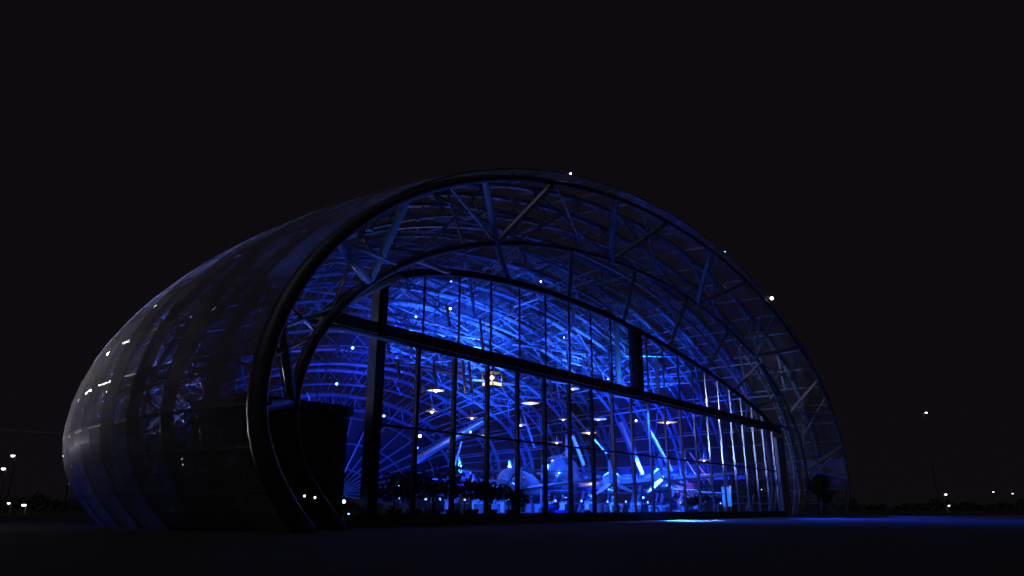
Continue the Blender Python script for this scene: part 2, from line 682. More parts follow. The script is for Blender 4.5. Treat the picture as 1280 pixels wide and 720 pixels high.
# ------------------------------------------------------------------ porch block in the left visor
pr = thing('entrance_block', 'dark flat-roofed entrance block standing left of the glass front under the shell edge', 'porch',
           loc2w(-27.6, 1.9), HROT)
m = MB()
m.box((0, 0, 2.15), (4.6, 3.4, 4.3))
m.build('wall', CONC, pr)
m = MB()
m.box((0, 0, 4.48), (4.9, 3.7, .35))
m.build('roof', ARCH, pr)
for x in (-1.9, 0, 1.9):
    m = MB()
    m.box((x, -1.83, 2.1), (.45, .25, 4.2))
    m.build('pilaster', CONC, pr)

# ------------------------------------------------------------------ aircraft


def ringx(cx, cy, cz, rx, rz, n=16):
    return [(cx + rx * math.cos(2 * PI * k / n), cy, cz + rz * math.sin(2 * PI * k / n)) for k in range(n)]


def wing_mesh(m, root_x, root_y, root_z, tip_x, tip_y, tip_z, c0, c1, th):
    def sec(x, y, z, c, t):
        pr_ = [(0, 0), (.12, .5), (.35, .62), (.7, .35), (1, 0), (.7, -.2), (.35, -.35), (.12, -.3)]
        return [(x, y + (a - .3) * c, z + b * t) for a, b in pr_]
    m.loft([sec(root_x, root_y, root_z, c0, th), sec(tip_x, tip_y, tip_z, c1, th * .45)])


def airliner(label, loc, rz):
    """nose towards -y"""
    t = thing('propeller_airliner', label, 'airplane', loc, rz)
    m = MB()
    prof = [(-13.0, .12, 2.9), (-12.6, .6, 2.95), (-11.6, 1.1, 3.1), (-10, 1.45, 3.2), (-6, 1.6, 3.25), (4, 1.6, 3.25), (9, 1.25, 3.5), (13, .65, 3.9), (15.2, .12, 4.2)]
    m.loft([ringx(0, y, z, r, r) for y, r, z in prof])
    f = m.build('fuselage', ALU, t, True)
    m = MB()
    m.box((0, -11.35, 3.95), (1.5, .7, .42), Matrix.Rotation(.5, 3, 'X'))
    m.build('cockpit_window', CANOPY, t)
    for sx in (-1, 1):
        m = MB()
        wing_mesh(m, sx * 1.2, -1.5, 2.4, sx * 15.5, -.6, 3.6, 5., 1.9, .75)
        m.build('wing', ALU, t, True)
        for ex, ez in ((4.1, 2.75), (8.2, 3.05)):
            m = MB()
            m.lathe([(.62, -.0), (.86, .05), (.90, .45), (.88, 1.4), (.7, 2.6), (.35, 4.2), (.05, 5)], 18, 'y', (sx * ex, -5.4, ez))
            e = m.build('engine', ALU, t, True)
            m = MB()
            for k in range(18):
                a = 2 * PI * k / 18
                m.tube([(sx * ex, -5.43, ez), (sx * ex + .58 * math.cos(a), -5.43, ez + .58 * math.sin(a))], .03, 5)
            m.lathe([(.60, 0), (.66, -.02), (.74, .03), (.60, .05)], 20, 'y', (sx * ex, -5.47, ez))
            m.build('cylinder_ring', SILV, e)
            m = MB()
            m.lathe([(.02, 0), (.16, .12), (.2, .4)], 10, 'y', (sx * ex, -6.0, ez))
            for k in range(3):
                a = 2 * PI * k / 3 + ex
                R = Matrix.Rotation(a, 3, 'Y')
                bl = [R @ Vector(p) for p in [(-.12, -.04, .15), (.12, .04, .15), (.17, .06, 1.0), (.10, .04, 1.75), (-.06, -.04, 1.78), (-.15, -.06, 1.0)]]
                o = Vector((sx * ex, -5.75, ez))
                m.add([p + o + Vector((0, .02, 0)) for p in bl] + [p + o - Vector((0, .02, 0)) for p in bl],
                      [(0, 1, 2, 3, 4, 5), (11, 10, 9, 8, 7, 6)] + [(i, (i + 1) % 6, 6 + (i + 1) % 6, 6 + i) for i in range(6)])
            m.build('propeller', ALU, e, False)
        m = MB()
        wing_mesh(m, sx * .4, 13.3, 4.3, sx * 5.6, 14, 4.5, 2.8, 1.3, .3)
        m.build('stabilizer', ALU, t, True)
        m = MB()
        m.tube([(sx * 4.1, -2.2, 2.4), (sx * 4.1, -2.2, .55)], .11, 8)
        gl_ = m.build('landing_gear', SILV, t, True)
        m = MB()
        for dx in (-.3, .3):
            m.lathe([(.25, -.15), (.52, -.13), (.55, 0), (.52, .13), (.25, .15)], 16, 'x', (sx * 4.1 + dx, -2.2, .57))
        m.build('wheel', BLACK, gl_, True)
    m = MB()
    m.prism([(10.8, 4.4), (13.0, 8.4), (14.6, 8.6), (15.4, 4.3)], 'x', -.14, .14)
    m.build('tail_fin', WHITE, t)
    m = MB()
    m.tube([(0, -10.6, 2.4), (0, -10.6, .45)], .09, 8)
    gl_ = m.build('landing_gear', SILV, t, True)
    m = MB()
    m.lathe([(.2, -.12), (.4, -.1), (.43, 0), (.4, .1), (.2, .12)], 14, 'x', (0, -10.6, .45))
    m.build('wheel', BLACK, gl_, True)
    return t


airliner('big polished silver propeller airliner with round engines parked in the middle of the blue hall', (4.6, 65.5, .012), math.radians(-6))


def fighter(label, loc, rz):
    t = thing('vintage_plane', label, 'airplane', loc, rz)
    m = MB()
    m.loft([ringx(0, y, z, r, r * 1.1) for y, z, r in [(-2.4, 2.3, .66), (-1.2, 2.3, .7), (.5, 2.25, .66), (3, 2.0, .4), (6.0, 1.7, .1)]])
    m.build('fuselage', SILV, t, True)
    m = MB()
    m.lathe([(.55, 0), (.80, .04), (.85, .3), (.84, 1.0), (.70, 1.15)], 22, 'y', (0, -3.5, 2.3))
    e = m.build('engine', ALU, t, True)
    m = MB()
    for k in range(14):
        a = 2 * PI * k / 14
        m.tube([(0, -3.5, 2.3), (.56 * math.cos(a), -3.5, 2.3 + .56 * math.sin(a))], .035, 5)
    m.build('cylinder_ring', SILV, e, True)
    m = MB()
    m.lathe([(.02, 0), (.15, .12), (.18, .45)], 10, 'y', (0, -4.0, 2.3))
    for k in range(3):
        Rm = Matrix.Rotation(2 * PI * k / 3 + .4, 3, 'Y')
        m.box(Rm @ Vector((0, 0, .85)) + Vector((0, -3.75, 2.3)), (.22, .05, 1.5), Rm)
    m.build('propeller', ALU, e)
    for sx in (-1, 1):
        m = MB()
        wing_mesh(m, sx * .5, -1.2, 1.9, sx * 5.4, -1.0, 2.5, 2.3, 1.1, .3)
        m.build('wing', SILV, t, True)
        m = MB()
        wing_mesh(m, sx * .2, 5.4, 1.9, sx * 1.9, 5.5, 1.95, 1.1, .6, .12)
        m.build('stabilizer', SILV, t, True)
        m = MB()
        m.tube([(sx * 1.5, -1.6, 1.9), (sx * 1.6, -1.9, .4)], .07, 8)
        gl_ = m.build('landing_gear', SILV, t, True)
        m = MB()
        m.lathe([(.18, -.1), (.38, -.09), (.4, 0), (.38, .09), (.18, .1)], 14, 'x', (sx * 1.62, -1.9, .4))
        m.build('wheel', BLACK, gl_, True)
    m = MB()
    m.loft([ringx(0, y, z, rx, rz_) for y, z, rx, rz_ in [(-.9, 2.95, .2, .1), (-.3, 3.05, .34, .35), (.6, 3.0, .32, .35), (1.5, 2.7, .15, .15)]])
    m.build('canopy', CANOPY, t, True)
    m = MB()
    m.prism([(4.9, 1.9), (5.6, 3.3), (6.2, 3.3), (6.4, 1.7)], 'x', -.05, .05)
    m.build('tail_fin', BLUEP, t)
    return t


f0 = at(657, 620, 6.5)
fighter('small single-engine vintage plane with round nose cowling between helicopter and airliner', loc2w(f0.x, f0.y, .012), math.radians(-18))


def helicopter(label, loc, rz):
    t = thing('helicopter', label, 'helicopter', loc, rz)
    m = MB()
    m.loft([ringx(0, y, z, rx, rz_) for y, z, rx, rz_ in [(-2.3, 1.25, .1, .1), (-2.0, 1.3, .5, .5), (-1.2, 1.5, .8, .8), (0, 1.6, .88, .9), (1.1, 1.75, .75, .75), (1.9, 1.95, .35, .35)]])
    m.build('body', BLUEP, t, True)
    m = MB()
    m.loft([ringx(0, y, z, rx, rz_) for y, z, rx, rz_ in [(-2.18, 1.45, .3, .25), (-1.7, 1.75, .66, .5), (-1.0, 1.95, .83, .6), (-.4, 2.0, .8, .6)]])
    m.build('canopy', CANOPY, t, True)
    m = MB()
    m.tube([(0, 1.6, 1.95), (0, 6.0, 2.3)], [.3, .12], 10)
    m.prism([(5.4, 2.3), (6.0, 3.5), (6.5, 3.5), (6.2, 2.2)], 'x', -.05, .05)
    m.build('tail_boom', BLUEP, t, True)
    m = MB()
    m.tube([(0, .1, 2.4), (0, .1, 3.1)], .09, 8)
    for k in range(4):
        R = Matrix.Rotation(k * PI / 2 + .5, 3, 'Z')
        m.box(R @ Vector((2.6, 0, 0)) + Vector((0, .1, 3.08 - .0)), (4.9, .22, .035), R)
    m.build('main_rotor', DARK, t)
    m = MB()
    m.box((.14, 6.1, 2.7), (.04, .12, 1.6))
    m.box((.16, 6.1, 2.7), (.04, 1.6, .12))
    m.build('tail_rotor', DARK, t)
    for sx in (-1, 1):
        m = MB()
        m.tube([(sx * .95, -2.1, .25), (sx * .95, -1.8, .06), (sx * .95, 1.5, .06)], .05, 8)
        for y in (-1.1, .7):
            m.tube([(sx * .95, y, .06), (sx * .55, y, .95)], .04, 6)
        m.build('skid', SILV, t, True)
    return t


h0 = at(628, 620, 9)
helicopter('small dark helicopter on skids standing behind the shrubs in the left half of the hall', loc2w(h0.x, h0.y, .012), math.radians(40))


def jet(label, loc, rz):
    t = thing('jet_plane', label, 'airplane', loc, rz)
    m = MB()
    m.loft([ringx(0, y, z, rx, rz_) for y, z, rx, rz_ in [(-6, 1.7, .03, .03), (-4.6, 1.8, .38, .4), (-2.5, 1.95, .6, .72), (1, 1.95, .75, .72), (4, 1.95, .55, .55), (5.4, 1.95, .35, .35)]])
    m.build('fuselage', SILV, t, True)
    m = MB()
    m.loft([ringx(0, y, z, rx, rz_) for y, z, rx, rz_ in [(-4.2, 2.2, .05, .05), (-3.3, 2.5, .36, .35), (-2, 2.62, .4, .42), (-.4, 2.4, .15, .2)]])
    m.build('canopy', CANOPY, t, True)
    for sx in (-1, 1):
        m = MB()
        wing_mesh(m, sx * .6, .4, 2.1, sx * 4.6, 2.2, 1.95, 3.2, 1.2, .25)
        m.build('wing', WHITE, t, True)
        m = MB()
        wing_mesh(m, sx * .35, 4.6, 2.2, sx * 2.2, 5.5, 2.15, 1.6, .7, .14)
        m.build('stabilizer', WHITE, t, True)
        m = MB()
        m.tube([(sx * 1.1, .9, 1.9), (sx * 1.1, .9, .35)], .06, 8)
        gl_ = m.build('landing_gear', SILV, t, True)
        m = MB()
        m.lathe([(.15, -.1), (.3, -.09), (.3, .09), (.15, .1)], 12, 'x', (sx * 1.1, .9, .31))
        m.build('wheel', BLACK, gl_, True)
    m = MB()
    m.prism([(2.6, 2.4), (4.9, 4.6), (6.0, 4.6), (5.6, 2.3)], 'x', -.07, .07)
    m.build('tail_fin', WHITE, t)
    m = MB()
    m.tube([(0, -3.6, 1.6), (0, -3.6, .3)], .05, 8)
    gl_ = m.build('landing_gear', SILV, t, True)
    m = MB()
    m.lathe([(.12, -.08), (.25, -.07), (.25, .07), (.12, .08)], 12, 'x', (0, -3.6, .27))
    m.build('wheel', BLACK, gl_, True)
    return t


jet('small silver and white jet plane parked near the right end of the glass front', loc2w(17.0, 7.0, .012), HROT + math.radians(115))


def race_car(label, loc, rz, paint):
    t = thing('racing_car', label, 'racing car', loc, rz, 'racing cars parked along the glass front')
    m = MB()
    m.loft([[(a * w, y, z0), (w, y, zm), (w * .7, y, z1), (-w * .7, y, z1), (-w, y, zm), (-a * w, y, z0)] for a, y, w, z0, zm, z1 in
            [(.8, -2.3, .14, .16, .24, .32), (.8, -1.4, .2, .12, .3, .46), (.9, -.6, .34, .08, .35, .62), (1, .2, .7, .06, .35, .6), (1, 1.0, .62, .08, .4, .62), (1, 1.9, .3, .15, .4, .5)]])
    m.build('body', paint, t)
    m = MB()
    m.loft([ringx(0, y, z, rx, rz_, 10) for y, z, rx, rz_ in [(.25, .85, .16, .2), (.6, .82, .2, .22), (1.7, .6, .08, .1)]])
    m.build('air_intake', paint, t, True)
    m = MB()
    m.box((0, -2.2, .17), (1.75, .45, .04))
    for sx in (-1, 1):
        m.box((sx * .87, -2.2, .25), (.03, .5, .2))
    m.build('front_wing', WHITE, t)
    m = MB()
    m.box((0, 2.15, .9), (1.0, .38, .05))
    for sx in (-1, 1):
        m.box((sx * .5, 2.15, .72), (.03, .5, .46))
    m.box((0, 2.0, .58), (.06, .25, .6))
    m.build('rear_wing', WHITE, t)
    for x, y, r in ((-.75, -1.45, .32), (.75, -1.45, .32), (-.75, 1.5, .33), (.75, 1.5, .33)):
        m = MB()
        m.lathe([(.12, -.16), (r - .03, -.16), (r, -.1), (r, .1), (r - .03, .16), (.12, .16)], 16, 'x', (x, y, r))
        m.build('wheel', BLACK, t, True)
    return t


for u, lab, paint, a in ((702, 'blue racing car, leftmost of three, parked below the silver airliner', BLUEP, 70),
                         (778, 'white racing car between the blue and the silver racing car', WHITE, 100),
                         (838, 'silver racing car, rightmost of three, near the violet bar wall', SILV, 85)):
    p = at(u, 632, 4.2)
    race_car(lab, loc2w(p.x, p.y, .012), HROT + math.radians(a), paint)

# ------------------------------------------------------------------ shrubs in planters
KINDS = []


def shrub(label, loc, h, r, count):
    t = thing('potted_shrub', label, 'shrub', loc, random.uniform(0, 6), 'potted shrubs inside the glass front')
    m = MB()
    m.lathe([(.26, 0), (.38, .62), (.40, .66), (.34, .66), (.32, .58), (0, .58)], 14)
    m.build('planter', POT, t, True)
    m = MB()
    m.tube([(0, 0, .5), (.03, .02, h * .55), (0, .04, h * .8)], [.05, .04, .02], 7)
    m.build('stem', BARK, t, True)
    m = MB()
    m.leaves((0, 0, h - r * .62), (r * 1.15, r * 1.15, r * .62), count // 2, .13)
    m.leaves((.15, .1, h - r * .5), (r * .9, r * 1.2, r * .85), count // 5, .11)
    m.build('crown', LEAF, t)
    return t


def hp(u, w, z=.012):
    p = at(u, 632, w)
    return loc2w(p.x, p.y, z)


SH = [(492, 1.6, 2.3, 'round dark potted shrub, leftmost beside the big mast'), (518, 1.5, 2.45, 'broad dark potted shrub second from the big mast'),
      (541, 1.9, 2.4, 'wide bushy potted shrub third from the big mast'), (566, 1.4, 2.55, 'tallest dark potted shrub in the left row'),
      (589, 1.7, 2.35, 'dense potted shrub just right of the tallest one in the row'), (613, 1.6, 2.0, 'lower potted shrub between the row of shrubs and the helicopter'),
      (640, 2.0, 1.8, 'small potted shrub at the right end of the left row'), (888, 4.4, 2.6, 'tall potted shrub standing left of the violet bar wall'),
      (940, 3.4, 3.2, 'big dark potted shrub near the end wall of the glass front'), (866, 2.6, 1.9, 'short potted shrub beside the silver racing car')]
for u, w, h, lab in SH:
    shrub(lab, hp(u, w), h, 1.15 if h > 2.2 else .85, 700)
# trees outside at the right foot of the shell
for (x, y, h, r, lab) in [(30.6, -1.6, 4.6, 1.7, 'thin bare-stemmed young tree under the right foot of the shell'),
                          (28.6, -2.6, 3.4, 1.3, 'low bushy tree beside the end wall under the shell edge')]:
    t = thing('young_tree', lab, 'tree', loc2w(x, y), 0, 'young trees at the right foot of the shell')
    m = MB()
    m.tube([(0, 0, 0), (.1, .05, h * .4), (.05, 0, h * .8)], [.12, .08, .03], 8)
    for k in range(6):
        a = k * 1.1
        m.tube([(.08, .03, h * (.35 + .06 * k)), (r * .7 * math.cos(a), r * .7 * math.sin(a), h * (.6 + .06 * k))], [.04, .012], 6)
    m.build('trunk', BARK, t, True)
    m = MB()
    m.leaves((0, 0, h * .68), (r, r, h * .34), 900, .15)
    m.build('crown', LEAF, t)

# ------------------------------------------------------------------ bar, light column, banner
b0 = at(915, 632, 5.0)
bar = thing('bar_counter', 'long bar with violet back wall and bottles shelf near the right end of the hall', 'bar', loc2w(b0.x - 1, b0.y + 1.5, .012), HROT)
m = MB()
m.box((0, 1.2, 1.55), (11, .2, 3.1))
m.build('back_wall', VIOLET, bar)
m = MB()
m.box((0, -.4, .55), (9.5, .6, 1.1))
m.build('counter', WOOD, bar)
m = MB()
m.box((0, -.4, 1.13), (9.8, .8, .06))
m.build('counter_top', SILV, bar)
m = MB()
m.box((0, .98, 1.75), (9, .22, .05))
for k in range(40):
    h = random.uniform(.24, .36)
    m.lathe([(.045, 0), (.045, h * .6), (.015, h * .75), (.015, h)], 8, 'z', (-4.3 + .22 * k, .98, 1.78))
m.build('bottle_shelf', SILV, bar)
p = at(909, 628, 4.2)
t = thing('light_column', 'round glowing blue column in front of the violet bar wall', 'light column', loc2w(p.x, p.y, .012))
m = MB()
m.lathe([(.5, 0), (.5, .12), (.42, .14), (.42, .9)], 20)
m.build('base', SILV, t, True)
m = MB()
m.lathe([(.40, .9), (.40, 2.6)], 20)
m.build('diffuser', mat('blue_diffuser', (.3, .5, 1), .4, emit=(.03, .20, 1.), estr=.9), t, True)
m = MB()
m.lathe([(.45, 2.6), (.45, 2.72), (.1, 2.76)], 20)
m.build('cap', SILV, t, True)
p = at(822, 476, .9)
t = thing('hanging_banner', 'tall white banner with dark curved seams hanging inside the upper glass', 'banner', loc2w(p.x, p.y, p.z - 1.7), HROT + math.radians(40))
m = MB()
m.box((0, 0, 1.7), (1.0, .03, 3.4))
m.build('cloth', WHITE, t)
m = MB()
m.tube([(-.45, -.03, 3.35), (-.05, -.03, 2.2), (.1, -.03, 1.7), (-.05, -.03, 1.2), (-.45, -.03, .05)], .035, 6)
m.build('seam', BLACK, t, True)
m = MB()
m.tube([(-.55, 0, 3.42), (.55, 0, 3.42)], .03, 6)
m.build('rod', SILV, t, True)

tb = None
for k in range(16):
    p = at(470 + 29 * k + random.uniform(-9, 9), 632, random.uniform(2.2, 3.4))
    q = loc2w(p.x, p.y, .012)
    lab = 'small round cocktail table with a tiny lit lamp just inside the glass front'
    if tb is None:
        tb = thing('cocktail_table', lab, 'table', q, 0, 'cocktail tables inside the glass front')
        m = MB()
        m.lathe([(.26, 0), (.26, .02), (.035, .05), (.035, 1.06)], 14)
        m.build('pedestal', SILV, tb, True)
        m = MB()
        m.lathe([(.35, 1.06), (.36, 1.075), (.35, 1.09)], 20)
        m.build('tabletop', SILV, tb, True)
        m = MB()
        m.lathe([(.05, 1.09), (.05, 1.2), (.02, 1.22)], 10)
        m.build('lamp', mat('table_lamp', (.5, .7, 1), .4, emit=(.25, .5, 1.), estr=2.5), tb, True)
    else:
        copy_thing(tb, q, 0, lab)
lc = None
for k in range(20):
    p = at(478 + 23 * k + random.uniform(-8, 8), 632, random.uniform(3.6, 5.6))
    q = loc2w(p.x, p.y, .012)
    lab = 'grey shell-backed lounge chair among the cocktail tables inside the glass front'
    if lc is None:
        lc = thing('lounge_chair', lab, 'chair', q, 0, 'lounge chairs inside the glass front')
        m = MB()
        m.box((0, 0, .42), (.62, .6, .12))
        m.build('seat', SILV, lc)
        m = MB()
        outer = [(.36 * math.cos(a), .34 * math.sin(a)) for a in [PI * i / 10 for i in range(11)]]
        inner = [(.30 * math.cos(a), .28 * math.sin(a)) for a in [PI * i / 10 for i in range(10, -1, -1)]]
        m.prism(outer + inner, 'z', .40, .98)
        m.build('backrest', SILV, lc)
        m = MB()
        m.lathe([(.28, 0), (.28, .03), (.04, .06), (.04, .36)], 14)
        m.build('base', SILV, lc, True)
    else:
        copy_thing(lc, q, random.uniform(0, 6), lab)
ds = None
for k in range(12):
    p = at(560 + 30 * k + random.uniform(-9, 9), 628, random.uniform(6.0, 8.5))
    q = loc2w(p.x, p.y, .012)
    lab = 'white display stand with a glossy helmet on a short post beside the parked aircraft'
    if ds is None:
        ds = thing('display_stand', lab, 'display stand', q, 0, 'helmet stands around the aircraft')
        m = MB()
        m.prism([(-.3, -.3), (.3, -.3), (.3, .3), (-.3, .3)], 'z', 0, 1.15)
        m.prism([(-.34, -.34), (.34, -.34), (.34, .34), (-.34, .34)], 'z', 1.152, 1.2)
        m.build('plinth', WHITE, ds)
        m = MB()
        m.lathe([(.05, 1.2), (.05, 1.32), (.15, 1.34), (.19, 1.46), (.18, 1.58), (.11, 1.68), (0, 1.71)], 16)
        h_ = m.build('helmet', SILV, ds, True)
        m = MB()
        m.box((0, -.165, 1.5), (.24, .06, .09))
        m.build('visor', CANOPY, h_)
    else:
        copy_thing(ds, q, random.uniform(0, 6), lab)
# ------------------------------------------------------------------ pendant lamps
PL = [(545, 488, 9, 1), (540, 514, 8, .7), (651, 531, 12, .9), (663, 504, 13, 1.3), (696, 553, 14, .9), (704, 524, 15, .8), (736, 541, 13, 1.3),
      (748, 524, 15, 1.4), (604, 544, 10, .6), (834, 528, 5, 1.5), (590, 522, 11, .7), (716, 486, 16, 1.2), (677, 592, 10, .7), (880, 575, 4, 1.1)]
PLW = ['above the shrubs by the big mast', 'over the shrub row, low on its cord', 'over the helicopter',
       'high above the helicopter', 'low over the airliner nose', 'in front of the slanting supports', 'broad, over the airliner wing',
       'broad, above the airliner engine', 'small, left of the helicopter', 'widest, right of the slanting supports', 'small, between the second and third front mullions',
       'right under the beam at mid front', 'lowest, near the helicopter rotor', 'over the silver racing car']
for (u, v, w, sc), where in zip(PL, PLW):
    p = at(u, v, w)
    sc *= .62
    t = thing('pendant_lamp', 'round pendant lamp with warm light, ' + where, 'pendant lamp', loc2w(p.x, p.y, p.z), 0, 'warm pendant lamps hanging in the hall')
    m = MB()
    m.lathe([(.95 * sc, 0), (.97 * sc, .05), (.5 * sc, .10), (.08, .16), (.04, .5)], 20)
    m.build('shade', BRASS, t, True)
    m = MB()
    m.lathe([(0, -.03), (.55 * sc, -.03), (.9 * sc, -.012)], 20)
    m.build('diffuser', WARMD, t)
    m = MB()
    m.lathe([(.0, -.13), (.06, -.11), (.08, -.07), (.05, -.03)], 12)
    m.build('bulb', WARM, t, True)
    m = MB()
    ztop = max(3., min(13.5, hoop_pt(min(p.y, 30), math.acos(max(-.99, min(.99, -p.x / 32))), 1.7).z - p.z))
    m.tube([(0, 0, .5), (0, 0, ztop)], .018, 5)
    m.build('cord', BLACK, t)
for i in (0, 3, 6, 9):
    u, v, w, sc = PL[i]
    p = at(u, v, w)
    lamp('POINT', loc2w(p.x, p.y, p.z - .35), 25, (1, .7, .42), shadow_soft_size=.15)

p = at(615, 483, 8)
t = thing('box_lantern', 'square glowing warm-white box lantern hanging just under the cross beam', 'lantern', loc2w(p.x, p.y, p.z), HROT)
m = MB()
m.box((0, 0, .12), (.92, .92, .22))
m.build('diffuser', mat('lantern_glass', (1, .9, .8), .5, emit=(1, .74, .52), estr=1.5), t)
m = MB()
for sx_ in (-.48, .48):
    for sy_ in (-.48, .48):
        m.box((sx_, sy_, .45), (.05, .05, .95))
m.box((0, 0, -.02), (1.04, 1.04, .05))
m.lathe([(.75, .92), (.3, 1.12), (.04, 1.2)], 4)
m.build('frame', BRASS, t)
m = MB()
m.lathe([(0, .42), (.10, .48), (.14, .60), (.08, .72)], 12)
m.build('bulb', WARM, t, True)
m = MB()
m.tube([(0, 0, 1.2), (0, 0, 6.2)], .02, 5)
m.build('cord', BLACK, t)
# ------------------------------------------------------------------ blue spotlights
SL = [(563, 386, 8, 1), (441, 435, 4, .8), (421, 480, 3, .7), (398, 506, 3, .5), (484, 408, 5, .6), (520, 396, 7, .8), (795, 526, 5, 1.0), (525, 545, 9, 1.3), (521, 560, 9, 1.0),
      (705, 422, 14, .6), (760, 474, 12, .8), (588, 540, 9, .9), (480, 520, 3, .6), (564, 352, 5, .45), (804, 622, 3, .8), (676, 352, 3, .6),
      (430, 627, .8, .9), (436, 643, .3, .5), (925, 592, 5, 1.3), (884, 596, 5, .9), (952, 612, 3, .5), (748, 604, 12, .7), (498, 606, 3, .6), (866, 590, 7, .8)]
where = ['high in the roof behind the upper glass', 'left of the big mast under the front arch', 'over the entrance block', 'far left over the entrance block',
         'just above the cross beam by the mast', 'on the roof truss right of the mast', 'bright, right of mid front under the beam', 'large, above the shrub row', 'lower of the pair above the shrub row',
         'on the roof truss in the middle of the upper glass', 'just above the beam left of the central pier', 'on the slanting support by the third mullion', 'low, right beside the big mast', 'on the front arch',
         'low in front of the white racing car', 'in the shell edge above the front arch', 'at the foot of the entrance block', 'lowest, on the plinth left of the mast',
         'large, above the jet plane', 'left of the jet plane', 'right of the jet plane by the end wall', 'under the airliner wing', 'beside the leftmost shrub', 'above the silver racing car']
for k, ((u, v, w, sc), wh) in enumerate(zip(SL, where)):
    p = at(u, v, w)
    sc *= .5
    t = thing('spotlight', 'small blue-white spotlight ' + wh, 'spotlight', loc2w(p.x, p.y, max(p.z, .2)), 0, 'spotlights fixed in the hangar')
    m = MB()
    m.lathe([(.06 * sc, .28), (.15 * sc, .24), (.17 * sc, -.02), (.15 * sc, -.02)], 12, 'y')
    m.build('housing', DARK, t, True)
    m = MB()
    m.lathe([(0, -.08 * sc), (.10 * sc, -.06 * sc), (.145 * sc, -.022)], 12, 'y')
    m.build('lens', COOLL if k % 3 == 0 else BLUEL, t, True)
    m = MB()
    m.tube([(-.2 * sc, .12, 0), (-.2 * sc, .12, .28 * sc), (.2 * sc, .12, .28 * sc), (.2 * sc, .12, 0)], .02, 5)
    m.build('bracket', DARK, t)
for u, sc_, lab in ((712, .035, 'tiny blue-white glint at the crown of the shell edge'), (905, .02, 'tiny glint on the shell edge up the arch from the bright white lamp')):  # reflections off the glass edge, modelled as small glowing heads
    i = min(((abs(w2px(loc2w(*hoop_pt(RIM_Y, TH(q / 4, 72), 0)))[0] - u), q / 4) for q in range(90, 250)))[1]
    p = hoop_pt(RIM_Y - .08, TH(i, 72), -.02)
    t = thing('edge_lamp_or_glint', lab, 'lamp', loc2w(*p), 0, 'tiny glints on the shell edge')
    m = MB()
    m.lathe([(sc_, .12), (sc_ * 1.3, .02), (sc_ * 1.3, -.02)], 10, 'y')
    m.build('housing', FIN, t, True)
    m = MB()
    m.lathe([(0, -.05 - sc_), (sc_, -.04), (sc_ * 1.25, -.02)], 10, 'y')
    m.build('lens', COOLL if u == 712 else BLUEL, t, True)
# lamp on the shell edge


best = min((abs(w2px(loc2w(*hoop_pt(RIM_Y, TH(i / 4, 72), 0)))[0] - 962), i / 4) for i in range(120, 270))[1]
p = hoop_pt(RIM_Y - .1, TH(best, 72), -.1)
t = thing('edge_lamp_or_glint', 'bright white lamp fixed on the upper right edge of the shell', 'lamp', loc2w(*p))
m = MB()
m.lathe([(.06, -.1), (.12, -.05), (.12, .1), (.05, .2)], 12)
m.build('housing', FIN, t, True)
m = MB()
m.lathe([(0, -.16), (.11, -.12), (.14, -.02)], 12, 'y', (0, -.05, 0))
m.build('lens', mat('edge_lens', (1, 1, 1), .3, emit=(1, .97, .92), estr=7), t, True)

FL = [(160, 598, 'first of the small low lights in the left flank of the shell'), (179, 605, 'second small low light in the left flank'),
      (228, 574, 'upper of the close pair of small white lights behind the left flank'), (229, 581, 'lower of the close pair of small white lights behind the left flank'),
      (333, 612, 'lone tiny low light left of the curved rim foot'), (381, 620, 'left one of two tiny low lights by the entrance block'),
      (394, 622, 'right one of two tiny low lights by the entrance block'), (134, 490, 'small pale light high in the far left flank'), (147, 469, 'small pale light above the others in the far left flank')]
for u, v, lab in FL:
    r = ray(u, v)
    dd = 31 if u < 300 else 24
    q = r * (dd / r.y)
    t = thing('small_light', lab, 'small light', (q.x, q.y, q.z + CAM_H), 0, 'small low lights in the left flank')
    m = MB()
    m.lathe([(.05, .12), (.07, .02), (.07, -.03), (.05, -.03)], 10, 'y')
    m.build('housing', DARK, t, True)
    m = MB()
    m.lathe([(0, -.05), (.028, -.042), (.034, -.03)], 10, 'y')
    m.build('lens', COOLL if u in (160, 134, 147) else STREETD, t, True)
B1 = (.005, .034, 1.)
B2 = (.010, .085, 1.)
# uplights on the hall floor washing the roof
for x, y, e, tx, ty in [(-3, 17, 6000, -3, 19), (2, 16, 64000, 2, 18), (7, 18, 60000, 7, 20), (12, 15, 50000, 13, 17), (17, 13, 32000, 19, 13), (3, 23, 32000, 3, 25), (11, 22, 42000, 12, 23),
                        (-10, 12, 3000, -12, 14), (-16, 16, 3500, -18, 17), (-22, 10, 4375, -25, 14), (22, 9, 7500, 26, 9), (0, 10, 3000, 0, 17), (10, 10, 3000, 11, 16), (-14, 24, 3000, -18, 28)]:
    lamp('SPOT', loc2w(x, y, 1.0), e, B2 if int(x + y) % 3 == 0 else B1, spot_size=math.radians(72), spot_blend=.8, shadow_soft_size=.2, target=loc2w(tx, ty, 14))
for x, y, z, e, tx, ty, a in [(0, 14, 7, 24000, -3, 17, 46), (6, 16, 7, 28000, 5, 19, 44), (10, 20, 7, 26000, 9, 23, 42), (-5, 18, 6, 6000, -6, 19, 34), (14, 12, 7, 26000, 13, 15, 44),
                           (3, 22, 6, 22000, 0, 24, 36), (17, 17, 6, 18000, 19, 17, 40), (20, 12, 5, 7000, 23, 14, 38)]:
    lamp('SPOT', loc2w(x, y, z), e * 1.35, (.018, .095, 1.), spot_size=math.radians(a), spot_blend=.5, shadow_soft_size=.08, target=loc2w(tx, ty, 17))
